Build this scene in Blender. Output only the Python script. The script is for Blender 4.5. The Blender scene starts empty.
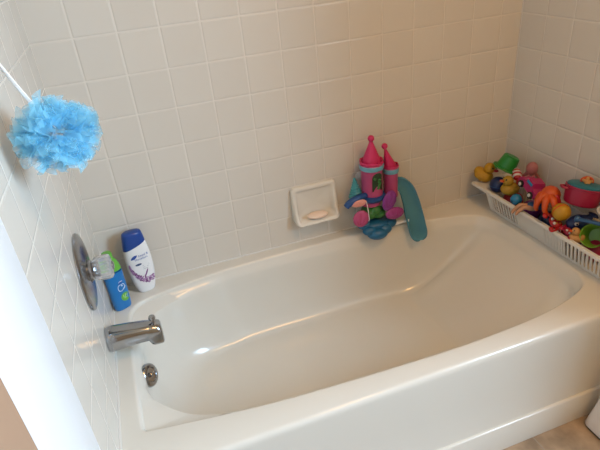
import bpy, bmesh, math, random
import numpy as np
from mathutils import Vector, Matrix, Euler
PI = math.pi
sc = bpy.context.scene
COL = sc.collection
R = math.radians
rnd = random.Random(7)

# ------------------------------------------------------------------ materials
def mat(name, col, rough=0.4, metal=0.0, **kw):
    m = bpy.data.materials.new(name); m.use_nodes = True
    b = m.node_tree.nodes['Principled BSDF']
    b.inputs['Base Color'].default_value = (*col, 1)
    b.inputs['Roughness'].default_value = rough
    b.inputs['Metallic'].default_value = metal
    for k, v in kw.items():
        b.inputs[k.replace('_', ' ')].default_value = v
    # slight procedural mottling so that no surface is perfectly flat
    nt = m.node_tree
    n = nt.nodes.new('ShaderNodeTexNoise'); n.inputs['Scale'].default_value = 60
    bp = nt.nodes.new('ShaderNodeBump'); bp.inputs['Strength'].default_value = 0.03; bp.inputs['Distance'].default_value = 0.002
    tc = nt.nodes.new('ShaderNodeTexCoord')
    nt.links.new(tc.outputs['Object'], n.inputs['Vector'])
    nt.links.new(n.outputs['Fac'], bp.inputs['Height'])
    nt.links.new(bp.outputs['Normal'], b.inputs['Normal'])
    return m

def tile_mat(name, axis, u0, v0, T, col, grout, rough=0.22, gw=0.0016, vary=0.03, noise=0.0, bump=0.5):
    m = bpy.data.materials.new(name); m.use_nodes = True
    nt = m.node_tree; N = nt.nodes; L = nt.links
    b = N['Principled BSDF']
    tc = N.new('ShaderNodeTexCoord'); sp = N.new('ShaderNodeSeparateXYZ')
    L.new(tc.outputs['Object'], sp.inputs[0])
    def math_(op, a, c=None, d=None):
        n = N.new('ShaderNodeMath'); n.operation = op
        for i, v in enumerate((a, c, d)):
            if v is None: continue
            if isinstance(v, (int, float)): n.inputs[i].default_value = v
            else: L.new(v, n.inputs[i])
        return n.outputs[0]
    def smooth(v, lo, hi):
        n = N.new('ShaderNodeMapRange'); n.interpolation_type = 'SMOOTHSTEP'
        L.new(v, n.inputs['Value']); n.inputs['From Min'].default_value = lo; n.inputs['From Max'].default_value = hi
        return n.outputs['Result']
    ua, va = axis
    us = math_('DIVIDE', math_('SUBTRACT', sp.outputs[ua], u0), T)
    vs = math_('DIVIDE', math_('SUBTRACT', sp.outputs[va], v0), T)
    def edge(s):
        f = math_('FRACT', s)
        return math_('MULTIPLY', math_('MINIMUM', f, math_('SUBTRACT', 1.0, f)), T)
    d = math_('MINIMUM', edge(us), edge(vs))
    tilemask = smooth(d, gw * 0.6, gw * 1.3)
    height = smooth(d, gw * 0.5, gw * 3.2)
    cb = N.new('ShaderNodeCombineXYZ'); L.new(math_('FLOOR', us), cb.inputs[0]); L.new(math_('FLOOR', vs), cb.inputs[1])
    wn = N.new('ShaderNodeTexWhiteNoise'); wn.noise_dimensions = '2D'; L.new(cb.outputs[0], wn.inputs['Vector'])
    val = math_('MULTIPLY_ADD', wn.outputs['Value'], vary, 1 - vary / 2)
    hsv = N.new('ShaderNodeHueSaturation'); hsv.inputs['Color'].default_value = (*col, 1); L.new(val, hsv.inputs['Value'])
    tcol = hsv.outputs['Color']
    if noise:
        nz = N.new('ShaderNodeTexNoise'); nz.inputs['Scale'].default_value = 14; nz.inputs['Detail'].default_value = 8
        L.new(tc.outputs['Object'], nz.inputs['Vector'])
        ramp = N.new('ShaderNodeValToRGB')
        ramp.color_ramp.elements[0].position = 0.35; ramp.color_ramp.elements[0].color = (*[c * (1 - noise) for c in col], 1)
        ramp.color_ramp.elements[1].position = 0.68; ramp.color_ramp.elements[1].color = (*[min(1, c * (1 + noise)) for c in col], 1)
        L.new(nz.outputs['Fac'], ramp.inputs[0]); L.new(ramp.outputs[0], hsv.inputs['Color'])
    mx = N.new('ShaderNodeMix'); mx.data_type = 'RGBA'
    L.new(tilemask, mx.inputs['Factor']); mx.inputs[6].default_value = (*grout, 1); L.new(tcol, mx.inputs[7])
    L.new(mx.outputs[2], b.inputs['Base Color'])
    L.new(math_('MULTIPLY_ADD', tilemask, rough - 0.7, 0.7), b.inputs['Roughness'])
    # gentle waviness of the glaze
    nz2 = N.new('ShaderNodeTexNoise'); nz2.inputs['Scale'].default_value = 9; L.new(tc.outputs['Object'], nz2.inputs['Vector'])
    hsum = math_('MULTIPLY_ADD', nz2.outputs['Fac'], 0.35, height)
    bp = N.new('ShaderNodeBump'); bp.inputs['Strength'].default_value = bump; bp.inputs['Distance'].default_value = 0.0022
    L.new(hsum, bp.inputs['Height']); L.new(bp.outputs['Normal'], b.inputs['Normal'])
    return m

# ------------------------------------------------------------------ mesh helpers
def BM(): return bmesh.new()
def box(bm, x0, x1, y0, y1, z0, z1, bev=0.0, seg=2):
    vs = [bm.verts.new((x, y, z)) for x in (x0, x1) for y in (y0, y1) for z in (z0, z1)]
    fs = [bm.faces.new([vs[i] for i in f]) for f in ((0, 1, 3, 2), (4, 6, 7, 5), (0, 4, 5, 1), (2, 3, 7, 6), (0, 2, 6, 4), (1, 5, 7, 3))]
    if bev:
        es = list({e for f in fs for e in f.edges})
        bmesh.ops.bevel(bm, geom=es, offset=bev, segments=seg, profile=0.5, affect='EDGES')
    return bm
def loft(bm, rings, cap0=True, cap1=True, closed=True):
    vr = [[bm.verts.new(p) for p in r] for r in rings]
    n = len(vr[0])
    for a, b in zip(vr[:-1], vr[1:]):
        for i in range(n if closed else n - 1):
            j = (i + 1) % n
            bm.faces.new((a[i], a[j], b[j], b[i]))
    def cap(r, rev):
        c = bm.verts.new(sum((v.co for v in r), Vector()) / len(r))
        for i in range(n):
            j = (i + 1) % n
            bm.faces.new((r[j], r[i], c) if not rev else (r[i], r[j], c))
    if closed and cap0: cap(vr[0], False)
    if closed and cap1: cap(vr[-1], True)
    return bm
def frame_of(d):
    d = Vector(d).normalized()
    u = d.orthogonal().normalized()
    if abs(d.z) < 0.99:
        u = Vector((0, 0, 1)).cross(d).normalized()
    return u, d.cross(u).normalized()
def lathe(bm, prof, o=(0, 0, 0), axis=(0, 0, 1), n=32, cap0=True, cap1=True, wob=None):
    ax = Vector(axis).normalized(); u, v = frame_of(ax) if abs(ax.z) < 0.999 else (Vector((1, 0, 0)), Vector((0, 1, 0)))
    o = Vector(o)
    rings = []
    for r, h in prof:
        rings.append([o + ax * h + (u * math.cos(2 * PI * i / n) + v * math.sin(2 * PI * i / n)) * (r * (wob(2 * PI * i / n) if wob else 1)) for i in range(n)])
    return loft(bm, rings, cap0, cap1)
def tube(bm, pts, rad, n=12, flat=1.0):
    pts = [Vector(p) for p in pts]
    k = len(pts)
    if not isinstance(rad, (list, tuple)): rad = [rad] * k
    rings = []; pu = None
    for i, p in enumerate(pts):
        d = (pts[min(i + 1, k - 1)] - pts[max(i - 1, 0)]).normalized()
        if pu is None: u, v = frame_of(d)
        else:
            u = (pu - d * pu.dot(d)).normalized(); v = d.cross(u)
        pu = u
        rings.append([p + (u * math.cos(2 * PI * j / n) + v * math.sin(2 * PI * j / n) * flat) * rad[i] for j in range(n)])
    return loft(bm, rings)
def spline(ctrl, per=6):
    P = [Vector(p) for p in ctrl]; out = []
    for i in range(len(P) - 1):
        p0 = P[max(i - 1, 0)]; p1 = P[i]; p2 = P[i + 1]; p3 = P[min(i + 2, len(P) - 1)]
        for j in range(per):
            t = j / per
            out.append(0.5 * ((2 * p1) + (p2 - p0) * t + (2 * p0 - 5 * p1 + 4 * p2 - p3) * t * t + (3 * p1 - p0 - 3 * p2 + p3) * t ** 3))
    out.append(P[-1]); return out
def ell(bm, c, r, rot=(0, 0, 0), nu=20, nv=12, f=None):
    if isinstance(r, (int, float)): r = (r, r, r)
    Q = Euler(rot).to_matrix(); c = Vector(c); rings = []
    for i in range(1, nv):
        th = PI * i / nv; ring = []
        for j in range(nu):
            ph = 2 * PI * j / nu
            p = Vector((math.sin(th) * math.cos(ph) * r[0], math.sin(th) * math.sin(ph) * r[1], -math.cos(th) * r[2]))
            if f: p = f(p, th, ph)
            ring.append(c + Q @ p)
        rings.append(ring)
    return loft(bm, rings)
def xf(bm, M, n0=0):
    bm.verts.ensure_lookup_table()
    for v in bm.verts[n0:]: v.co = M @ v.co
    return bm
def obj(name, bm, m, parent=None, ang=38, loc=None, rot=None, label=None):
    bmesh.ops.recalc_face_normals(bm, faces=bm.faces)
    for f in bm.faces: f.smooth = True
    for e in bm.edges:
        if len(e.link_faces) == 2: e.smooth = e.calc_face_angle(0) < R(ang)
    me = bpy.data.meshes.new(name); bm.to_mesh(me); bm.free()
    me.materials.append(m)
    o = bpy.data.objects.new(name, me); COL.objects.link(o)
    if parent: o.parent = parent
    if loc: o.location = loc
    if rot: o.rotation_euler = rot
    if label: o['label'] = label
    return o
def tag(o, label, cat, group=None):
    o['label'] = label; o['category'] = cat
    if group: o['group'] = group
    return o
def thing(name, label, cat, loc=(0, 0, 0), rot=(0, 0, 0), group=None):
    o = bpy.data.objects.new(name, None); COL.objects.link(o); o.empty_display_size = 0.05
    o.location = loc; o.rotation_euler = rot
    return tag(o, label, cat, group)
def struct(name, bm, m, ang=38):
    o = obj(name, bm, m, ang=ang); o['kind'] = 'structure'; return o
_fonts = {}
def text_polys(s, size):
    c = bpy.data.curves.new('t', 'FONT'); c.body = s; c.size = size; c.resolution_u = 2
    t = bpy.data.objects.new('t', c); COL.objects.link(t)
    dg = bpy.context.evaluated_depsgraph_get(); dg.update()
    me = t.evaluated_get(dg).to_mesh()
    vs = [v.co.copy() for v in me.vertices]; fs = [list(p.vertices) for p in me.polygons]
    t.evaluated_get(dg).to_mesh_clear()
    bpy.data.objects.remove(t); bpy.data.curves.remove(c)
    return vs, fs

# ------------------------------------------------------------------ constants (metres): x right, y into the back wall, z up
T = 0.1105          # tile pitch
W = 1.5066          # alcove width
ZR = 0.42           # tub rim height
ZA = 1.19           # a grout line height
XS = -0.0083; YS = -0.1161; YL = -0.003

TILE = (0.655, 0.61, 0.54); GROUT = (0.70, 0.65, 0.575)
m_back = tile_mat('glazed wall tile back', (0, 2), XS, ZA, T, TILE, GROUT)
m_left = tile_mat('glazed wall tile left', (1, 2), YL, ZA, T, TILE, GROUT, bump=0.28)
m_right = tile_mat('glazed wall tile right', (1, 2), YS, ZA, T, TILE, GROUT)
m_floor = tile_mat('stone pattern floor', (0, 1), 0.2, -0.3, 0.30, (0.37, 0.27, 0.18), (0.33, 0.28, 0.22), rough=0.5, gw=0.002, vary=0.08, noise=0.3)
m_paint = mat('brown wall paint', (0.40, 0.25, 0.16), 0.7)
m_room = mat('tan wall paint', (0.42, 0.26, 0.13), 0.8)
m_ceil = mat('ceiling paint', (0.66, 0.55, 0.40), 0.9)
m_trim = mat('white gloss trim paint', (0.82, 0.83, 0.84), 0.35)
m_tub = mat('white tub enamel', (0.70, 0.67, 0.60), 0.17)
m_tub.node_tree.nodes['Bump'].inputs['Strength'].default_value = 0.0
m_ceramic = mat('cream glazed ceramic', (0.72, 0.68, 0.60), 0.15)
m_chrome = mat('chrome', (0.40, 0.41, 0.43), 0.15, 1.0)
m_brush = mat('dull chrome', (0.33, 0.335, 0.35), 0.22, 1.0)
m_caulk = mat('white caulk', (0.74, 0.72, 0.68), 0.6)

# ------------------------------------------------------------------ room shell
CEIL = 2.42; XE = 2.42; YF = -3.40
b = BM(); box(b, -0.1, XE + 0.1, YF - 0.1, 0.1, -0.1, 0.0); struct('floor', b, m_floor)
b = BM(); box(b, -0.1, XE + 0.1, YF - 0.1, 0.1, CEIL, CEIL + 0.1); struct('ceiling', b, m_ceil)
b = BM(); box(b, -0.1, W + 0.1, 0.0, 0.1, 0.0, CEIL); struct('wall_back', b, m_back)
b = BM(); box(b, -0.1, 0.0, -0.797, 0.0, 0.0, CEIL); struct('wall_left', b, m_left)
b = BM(); box(b, W, W + 0.1, -1.27, 0.0, 0.0, CEIL); struct('wall_right', b, m_right)
b = BM(); box(b, -0.1, 0.0195, YF, -1.0405, 0.0, CEIL); box(b, -0.1, 0.0, -1.0405, -0.797, 0, CEIL); struct('wall_entry', b, m_paint)
b = BM(); box(b, W + 0.1, XE + 0.1, 0.0, 0.1, 0.0, CEIL); struct('wall_alcove', b, m_room)
b = BM(); box(b, -0.1, XE + 0.1, YF - 0.1, YF, 0.0, CEIL); struct('wall_front', b, m_room)
# window side wall with its opening
WY0, WY1, WZ0, WZ1 = -2.82, -1.62, 1.25, 2.35
b = BM()
box(b, XE, XE + 0.1, YF, WY0, 0, CEIL); box(b, XE, XE + 0.1, WY1, 0.0, 0, CEIL)
box(b, XE, XE + 0.1, WY0, WY1, 0, WZ0); box(b, XE, XE + 0.1, WY0, WY1, WZ1, CEIL)
struct('wall_window', b, m_room)
b = BM()
for (y0, y1, z0, z1) in ((WY0, WY0 + 0.05, WZ0, WZ1), (WY1 - 0.05, WY1, WZ0, WZ1), (WY0 + 0.05, WY1 - 0.05, WZ0, WZ0 + 0.05), (WY0 + 0.05, WY1 - 0.05, WZ1 - 0.05, WZ1), (WY0 + 0.05, WY1 - 0.05, 1.78, 1.82)):
    box(b, XE + 0.02, XE + 0.08, y0, y1, z0, z1, 0.004)
struct('window_1', b, m_trim)
# door casing beside the tiled wall: a wide flat board with a stepped bead at the tile side
b = BM()
prof = [(0.0, -0.8015), (0.008, -0.8015), (0.010, -0.804), (0.010, -0.8215), (0.0135, -0.824), (0.019, -0.838), (0.0205, -0.842), (0.0205, -1.036), (0.0195, -1.0395), (0.0, -1.0400)]
loft(b, [[(x, y, z) for x, y in prof] for z in (0.0, CEIL)]); struct('trim_1', b, m_trim, 25)
# caulk bead along the tub and tile joint
b = BM(); box(b, 0.0, W, -0.004, -0.0002, ZR + 0.0002, ZR + 0.004); struct('trim_2', b, m_caulk)
b = BM(); box(b, 0.0002, 0.004, -0.735, -0.0045, ZR + 0.0002, ZR + 0.004); struct('trim_3', b, m_caulk)

# ------------------------------------------------------------------ bathtub
def catmull_closed(P, per=8):
    n = len(P); out = []
    P = [np.array(p, float) for p in P]
    for i in range(n):
        p0, p1, p2, p3 = P[i - 1], P[i], P[(i + 1) % n], P[(i + 2) % n]
        for j in range(per):
            t = j / per
            out.append(0.5 * (2 * p1 + (p2 - p0) * t + (2 * p0 - 5 * p1 + 4 * p2 - p3) * t * t + (3 * p1 - p0 - 3 * p2 + p3) * t ** 3))
    return np.array(out)
CX, CY = 0.70, -0.365
def radial(poly, th):
    d = poly - np.array([CX, CY]); a = np.arctan2(d[:, 1], d[:, 0]); r = np.hypot(d[:, 0], d[:, 1])
    # exact ray / segment intersection
    res = np.full(len(th), 0.0)
    q = np.roll(d, -1, axis=0)
    for k, t in enumerate(th):
        c, s = math.cos(t), math.sin(t)
        den = c * (q[:, 1] - d[:, 1]) - s * (q[:, 0] - d[:, 0])
        den = np.where(np.abs(den) < 1e-12, 1e-12, den)
        rr = (d[:, 0] * (q[:, 1] - d[:, 1]) - d[:, 1] * (q[:, 0] - d[:, 0])) / den
        uu = (d[:, 0] * s - d[:, 1] * c) / den
        ok = (uu >= -1e-6) & (uu <= 1 + 1e-6) & (rr > 0)
        res[k] = rr[ok].max() if ok.any() else r.max()
    return res
inner = [(.041, -.30), (.0415, -.20), (.044, -.155), (.054, -.128), (.077, -.106), (.115, -.092), (.18, -.078), (.29, -.060), (.43, -.047), (.64, -.042), (.85, -.046), (1.05, -.066),
         (1.20, -.096), (1.275, -.118), (1.312, -.142), (1.335, -.190), (1.347, -.25), (1.352, -.36), (1.352, -.47), (1.345, -.56), (1.325, -.605), (1.29, -.628), (1.22, -.650), (1.10, -.671),
         (.885, -.682), (.66, -.677), (.42, -.664), (.27, -.649), (.12, -.627), (.073, -.620), (.0555, -.616), (.0485, -.608), (.0465, -.59), (.0435, -.50), (.0415, -.40)]
I = catmull_closed(inner)
oval = catmull_closed([(.057, -.36), (.060, -.43), (.073, -.48), (.103, -.528), (.165, -.585), (.26, -.622), (.40, -.650), (.7, -.75), (1.6, -.8), (1.6, .1), (.7, .05), (.36, -.066), (.24, -.092), (.165, -.118), (.106, -.158), (.072, -.22), (.059, -.29)])
floor_o = catmull_closed([(.20, -.36), (.205, -.44), (.24, -.53), (.33, -.585), (.5, -.600), (.8, -.600), (.93, -.594), (.985, -.578), (1.005, -.54), (1.015, -.46), (1.018, -.36), (1.015, -.27), (1.005, -.195), (.985, -.160), (.93, -.146), (.8, -.138), (.5, -.138), (.33, -.150), (.24, -.195), (.205, -.28)])
outer = np.array([(0.001, -0.001), (0.001, -0.737), (W - 0.001, -0.737), (W - 0.001, -0.001)])
seg = np.cumsum(np.r_[0, np.hypot(*(np.diff(np.vstack([I, I[:1]]), axis=0)).T)])
uu = np.linspace(0, seg[-1], 220, endpoint=False)
IX = np.interp(uu, seg, np.r_[I[:, 0], I[0, 0]]); IY = np.interp(uu, seg, np.r_[I[:, 1], I[0, 1]])
th = list(np.arctan2(IY - CY, IX - CX))
for x, y in outer:
    th.append(math.atan2(y - CY, x - CX))
for x, y in inner[25:33] + inner[1:5]:
    th.append(math.atan2(y - CY, x - CX))
th = np.array(sorted(set(np.round(th, 5))))
NT = len(th); ct, st = np.cos(th), np.sin(th)
rO = radial(outer, th); rI = radial(I, th); rE = radial(oval, th); rF = radial(floor_o, th)
rB = np.minimum(rI - 0.020, rE)
def ring(r, z):
    z = np.broadcast_to(z, r.shape)
    return [(CX + r[i] * ct[i], CY + r[i] * st[i], z[i]) for i in range(NT)]
def oring(dx, z):   # outer outline moved in by dx on the front only
    out = []
    for x, y, _ in ring(rO, 0):
        y = max(y, -0.737 + dx)
        out.append((x, y, z))
    return out
rings = [oring(0.004, 0.001), oring(0.003, 0.105), oring(0.0045, 0.1080), oring(0.0075, 0.1095), oring(0.0110, 0.1105), oring(0.0120, 0.114), oring(0.009, 0.25), oring(0.004, 0.36), oring(0.0005, 0.395), oring(-0.0005, 0.404),
         oring(0.0005, 0.411), oring(0.003, 0.4165), oring(0.0075, 0.4193), oring(0.013, ZR)]
rings += [[tuple(0.5 * np.array(p) + 0.5 * np.array(q)) for p, q in zip(rings[-1], ring(rI, ZR))]]
rings += [ring(rI + 0.003, ZR), ring(rI - 0.001, ZR - 0.0006), ring(rI - 0.0045, ZR - 0.0025), ring(rI - 0.0075, ZR - 0.0065), ring(rI - 0.0095, ZR - 0.012)]
rA = rI - 0.0095
rings += [ring(rA * 0.5 + rB * 0.5, ZR - 0.020), ring(rB, ZR - 0.029), ring(rB - 0.004, ZR - 0.040)]
rB2 = rB - 0.004
ath = np.abs(th)
right = np.clip((R(26) - ath) / R(11), 0, 1); right = right * right * (3 - 2 * right)
nexp = 2.3 * (1 - right) + 1.25 * right
ZB = 0.155
def pint(r, t): return np.interp(t, np.r_[th - 2 * PI, th, th + 2 * PI], np.r_[r, r, r])
def warp(h):
    a0, a1 = R(20), R(20) + R(15) * h
    w = np.where(ath <= a0, ath * a1 / a0, np.where(ath <= PI / 2, a1 + (ath - a0) * (PI / 2 - a1) / (PI / 2 - a0), ath))
    return np.sign(th) * w
def wring(h, z):
    out = []
    for i in range(NT):
        t = warp(h[i])[i]
        r = pint(rB2, t) * (1 - h[i]) + pint(rF, t) * h[i]
        out.append((CX + r * math.cos(t), CY + r * math.sin(t), z[i]))
    return out
for k in range(1, 23):
    ph = 0.5 * PI * k / 22
    h = 1 - math.cos(ph) ** (2 / nexp); v = math.sin(ph) ** (2 / nexp)
    rings.append(wring(h, (ZR - 0.040) + (ZB - ZR + 0.040) * v))
last = np.array(rings[-1])
rings += [[(CX + (p[0] - CX) * k, CY + (p[1] - CY) * k, ZB - 0.004 * (1 - k)) for p in last] for k in (0.85, 0.6, 0.3, 0.08)]
tub = thing('bathtub', 'white built-in bathtub with oval basin and straight panelled front, filling the tiled alcove', 'bathtub', (0, 0, 0))
b = BM(); loft(b, rings, cap0=False); obj('tub_body', b, m_tub, tub, 40)
b = BM()
lathe(b, [(0.028, -0.024), (0.0320, -0.004), (0.0330, 0.001), (0.0315, 0.006), (0.027, 0.0095), (0.020, 0.0105), (0.0185, 0.0075), (0.010, 0.0065)], n=40)
op = obj('overflow_plate', b, m_chrome, tub, loc=(0.073, -0.377, 0.363), rot=Vector((0.84, -0.45, 0.34)).to_track_quat('Z', 'Y').to_euler(), label='round chrome overflow plate')
b = BM(); lathe(b, [(0.006, 0.006), (0.006, 0.012), (0.004, 0.014)], n=16); box(b, -0.0045, 0.0045, -0.0008, 0.0008, 0.0135, 0.0146)
obj('screw', b, m_chrome, op)

# ------------------------------------------------------------------ tub spout
sp_ = thing('tub_spout', 'chrome tub spout with diverter knob, sticking out of tiled wall above the overflow', 'faucet', (0, -0.357, 0.503))
def rr(hy, hz, n=24, e=3.0):
    out = []
    for i in range(n):
        a = 2 * PI * i / n; c, s = math.cos(a), math.sin(a)
        k = (abs(c) ** e + abs(s) ** e) ** (-1 / e)
        out.append((c * k * hy, s * k * hz))
    return out
b = BM(); S = []
for x, hy, zt, zb, e in ((0.001, .031, .030, -.030, 2.2), (.006, .0335, .0325, -.0325, 2.2), (.012, .0335, .0325, -.0325, 2.3), (.03, .0315, .030, -.031, 2.5), (.07, .028, .0235, -.029, 3), (.10, .026, .019, -.030, 3.2), (.106, .026, .018, -.046, 3.2), (.112, .026, .017, -.050, 3.2), (.128, .0255, .014, -.051, 3.2), (.135, .0245, .010, -.050, 3.2), (.138, .021, .004, -.045, 3.0)):
    S.append([(x, y, (zt + zb) / 2 + z) for y, z in rr(hy, (zt - zb) / 2, e=e)])
loft(b, S); obj('spout_body', b, m_chrome, sp_, 50)
b = BM(); lathe(b, [(0.004, 0.0), (0.004, 0.012), (0.0085, 0.014), (0.0095, 0.018), (0.008, 0.0225), (0.004, 0.024)], (0.121, 0, 0.012), n=20)
obj('diverter_knob', b, m_chrome, sp_)

# ------------------------------------------------------------------ shower valve
va = thing('shower_valve', 'round chrome shower valve plate with clear ribbed knob on the left tiled wall', 'faucet', (0.0, -0.345, 0.710))
b = BM(); lathe(b, [(0.096, 0.0), (0.0965, 0.003), (0.094, 0.0065), (0.086, 0.009), (0.06, 0.012), (0.03, 0.0135), (0.029, 0.010)], axis=(1, 0, 0), n=64)
obj('escutcheon', b, m_brush, va)
b = BM(); lathe(b, [(0.026, 0.009), (0.026, 0.020), (0.022, 0.024), (0.015, 0.026), (0.0135, 0.038), (0.010, 0.040)], axis=(1, 0, 0), n=32)
obj('stem', b, m_chrome, va)
m_acr = mat('clear acrylic', (0.80, 0.81, 0.82), 0.14, Transmission_Weight=0.72, IOR=1.45)
b = BM()
lathe(b, [(0.016, 0.024), (0.022, 0.0245), (0.0265, 0.029), (0.029, 0.039), (0.030, 0.054), (0.0285, 0.062), (0.023, 0.066), (0.012, 0.067)], axis=(1, 0, 0), n=72, wob=lambda a: 1 + 0.045 * math.cos(12 * a))
kn = obj('knob', b, m_acr, va, label='clear ribbed knob')
b = BM(); lathe(b, [(0.010, 0.0672), (0.010, 0.0695), (0.008, 0.071)], axis=(1, 0, 0), n=24); obj('knob_cap', b, m_chrome, kn)

# ------------------------------------------------------------------ bottles
def surf(a, bd, n=2.5):
    return [(math.copysign(abs(math.cos(t)) ** (2 / n), math.cos(t)) * a, math.copysign(abs(math.sin(t)) ** (2 / n), math.sin(t)) * bd) for t in [2 * PI * i / 40 for i in range(40)]]
def lerp_tab(tab, z):
    for (z0, *a), (z1, *c) in zip(tab[:-1], tab[1:]):
        if z <= z1:
            t = (z - z0) / (z1 - z0); t = max(0, min(1, t)); t = t * t * (3 - 2 * t) if False else t
            return [p + (q - p) * t for p, q in zip(a, c)]
    return list(tab[-1][1:])
def smooth_tab(tab, per=5):
    P = spline([Vector((t[0], t[1], t[2])) for t in tab], per)
    return [(p.x, p.y, p.z) for p in P]
def decal(polys, tab, off, lift=0.0005, n=2.5, sub=0):
    bm = BM()
    for vs, fs in polys:
        bv = []
        for (x, z) in vs:
            a, bd = lerp_tab(tab, z); t = min(0.98, abs((x + off) / a))
            bv.append(bm.verts.new((x + off, -bd * (1 - t ** n) ** (1 / n) - lift, z)))
        for f in fs:
            try: bm.faces.new([bv[i] for i in f])
            except ValueError: pass
    return bm
def disc(cx, cz, rx, rz, rot=0, n=14):
    c, s = math.cos(rot), math.sin(rot)
    vs = [(cx, cz)] + [(cx + c * rx * math.cos(t) - s * rz * math.sin(t), cz + s * rx * math.cos(t) + c * rz * math.sin(t)) for t in [2 * PI * i / n for i in range(n)]]
    return vs, [(0, i + 1, (i + 1) % n + 1) for i in range(n)]
def ribbon(pts, w):
    vs = []; fs = []
    for i, (x, z) in enumerate(pts):
        x0, z0 = pts[max(i - 1, 0)]; x1, z1 = pts[min(i + 1, len(pts) - 1)]
        l = math.hypot(x1 - x0, z1 - z0) or 1; nx, nz = -(z1 - z0) / l, (x1 - x0) / l
        ww = w[i] if isinstance(w, list) else w
        vs += [(x + nx * ww / 2, z + nz * ww / 2), (x - nx * ww / 2, z - nz * ww / 2)]
    for i in range(len(pts) - 1): fs.append((2 * i, 2 * i + 1, 2 * i + 3, 2 * i + 2))
    return vs, fs
def words(s, size, x, z):
    vs, fs = text_polys(s, size)
    return [(v.x + x, v.y + z) for v in vs], fs

m_white_pl = mat('white glossy plastic', (0.80, 0.80, 0.80), 0.25)
m_navy_pl = mat('royal blue plastic', (0.012, 0.055, 0.26), 0.3)
m_ink_blue = mat('blue label ink', (0.02, 0.08, 0.36), 0.4)
m_ink_dark = mat('dark slate label ink', (0.06, 0.10, 0.20), 0.4)
m_purple = mat('purple label ink', (0.20, 0.07, 0.21), 0.4)
m_purple_l = mat('lilac label ink', (0.42, 0.24, 0.44), 0.4)
sh = thing('shampoo_bottle', 'white shampoo bottle with slanted blue cap and purple flower label, on back corner of tub', 'bottle', (0.1085, -0.043, ZR), (0, 0, R(10)))
tab = smooth_tab([(0.0, .0235, .0160), (0.006, .0280, .0190), (0.033, .0345, .0215), (0.072, .0395, .0225), (0.112, .0405, .0225), (0.145, .0385, .0220), (0.176, .0345, .0210), (0.205, .0300, .0190), (0.2125, .0275, .017), (0.2155, .022, .013)])
slant = lambda x: 0.1690 + x * 0.30
def cut(fn, zs, k):
    out = []
    for z0 in zs:
        row = []
        for c, d in surf(1, 1):
            z = z0
            for _ in range(5):
                a, bd = lerp_tab(tab, z); z = fn(z0, slant(c * a))
            a, bd = lerp_tab(tab, z); row.append((c * a * k, d * bd * k, z))
        out.append(row)
    return out
b = BM(); loft(b, cut(min, [t_[0] for t_ in tab if t_[0] < .19], 1.0)); bod = obj('bottle_body', b, m_white_pl, sh)
b = BM(); loft(b, cut(max, [.150 + .0655 * k / 22 for k in range(23)], 1.012)); obj('cap', b, m_navy_pl, sh, label='slanted royal blue cap')
P = [ribbon([(-.024, .130), (-.017, .1335), (-.010, .138), (-.004, .141)], [.003, .010, .009, .002]), words('head &', .0112, -.001, .1335), words('shoulders', .0104, -.0145, .1235)]
obj('brand_lettering', decal(P, tab, 0), m_ink_blue, bod, label='blue head & shoulders lettering and swoosh')
P = [disc(-.0065, .108, .0100, .0036, R(4))]
obj('dark_panel', decal(P, tab, 0), m_ink_dark, bod)
P = []; P2 = []
r2 = random.Random(3)
arc = [(-.034, .108), (-.033, .094), (-.0295, .078), (-.023, .063), (-.013, .049), (-.001, .040), (.011, .036), (.022, .037), (.0315, .042)]
for i in range(190):
    t = r2.random() * (len(arc) - 1.001); k = int(t); f = t - k
    w = 0.003 + 0.015 * min(1, t / 4)
    x = arc[k][0] * (1 - f) + arc[k + 1][0] * f; z = arc[k][1] * (1 - f) + arc[k + 1][1] * f
    q = disc(x + r2.uniform(-.1, .6) * w * 0.7, z + r2.uniform(0, 1) * w, r2.uniform(.0018, .0042), r2.uniform(.0012, .0024), r2.uniform(0, PI), 8)
    if max(abs(v[0]) for v in q[0]) > .036: continue
    (P if r2.random() < .62 else P2).append(q)
P += [disc(-.015, .068, .0026, .011, R(35)), disc(.011, .073, .0024, .014, R(-28)), disc(.004, .060, .0024, .008, R(-10))]
obj('flower_print', decal(P, tab, 0, .0005), m_purple, bod)
obj('blossom_print', decal(P2, tab, 0, .0008), m_purple_l, bod)
P = [ribbon([(.004, .100 - k * .006), (.026 - k * .003, .1005 - k * .006)], .0013) for k in range(3)]
obj('fine_print', decal(P, tab, 0), mat('grey label ink', (.35, .36, .4), .5), bod)

m_blue_pl = mat('bright blue plastic', (0.012, 0.17, 0.46), 0.3)
m_green_pl = mat('lime green plastic', (0.13, 0.42, 0.05), 0.35)
m_ink_white = mat('white label ink', (0.75, 0.82, 0.9), 0.4)
m_ink_lime = mat('pale lime label ink', (0.55, 0.78, 0.35), 0.4)
bb = thing('wash_bottle', 'bright blue bottle with lime green top, in tub corner behind the clear knob', 'bottle', (0.0310, -0.109, ZR), (0, 0, R(25)))
tab2 = smooth_tab([(0.0, .0225, .0135), (0.005, .0255, .0165), (0.03, .0275, .0180), (0.08, .0285, .0185), (0.120, .0285, .0185), (0.148, .0265, .0170), (0.168, .0210, .0150), (0.176, .0170, .0135)])
b = BM(); loft(b, [[(x, y, z) for x, y in surf(a, bd, 2.8)] for z, a, bd in tab2 if z <= .1345]); bod2 = obj('bottle_body', b, m_blue_pl, bb)
b = BM(); loft(b, [[(x * 1.01, y * 1.01, z) for x, y in surf(a, bd, 2.8)] for z, a, bd in tab2 if z > .1335]); obj('green_shoulder', b, m_green_pl, bb, label='lime green shoulder')
b = BM(); lathe(b, [(.0145, .172), (.0150, .176), (.0150, .194), (.0135, .198), (.006, .199)], n=28); obj('cap', b, m_green_pl, bb, label='lime green cap')
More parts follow.
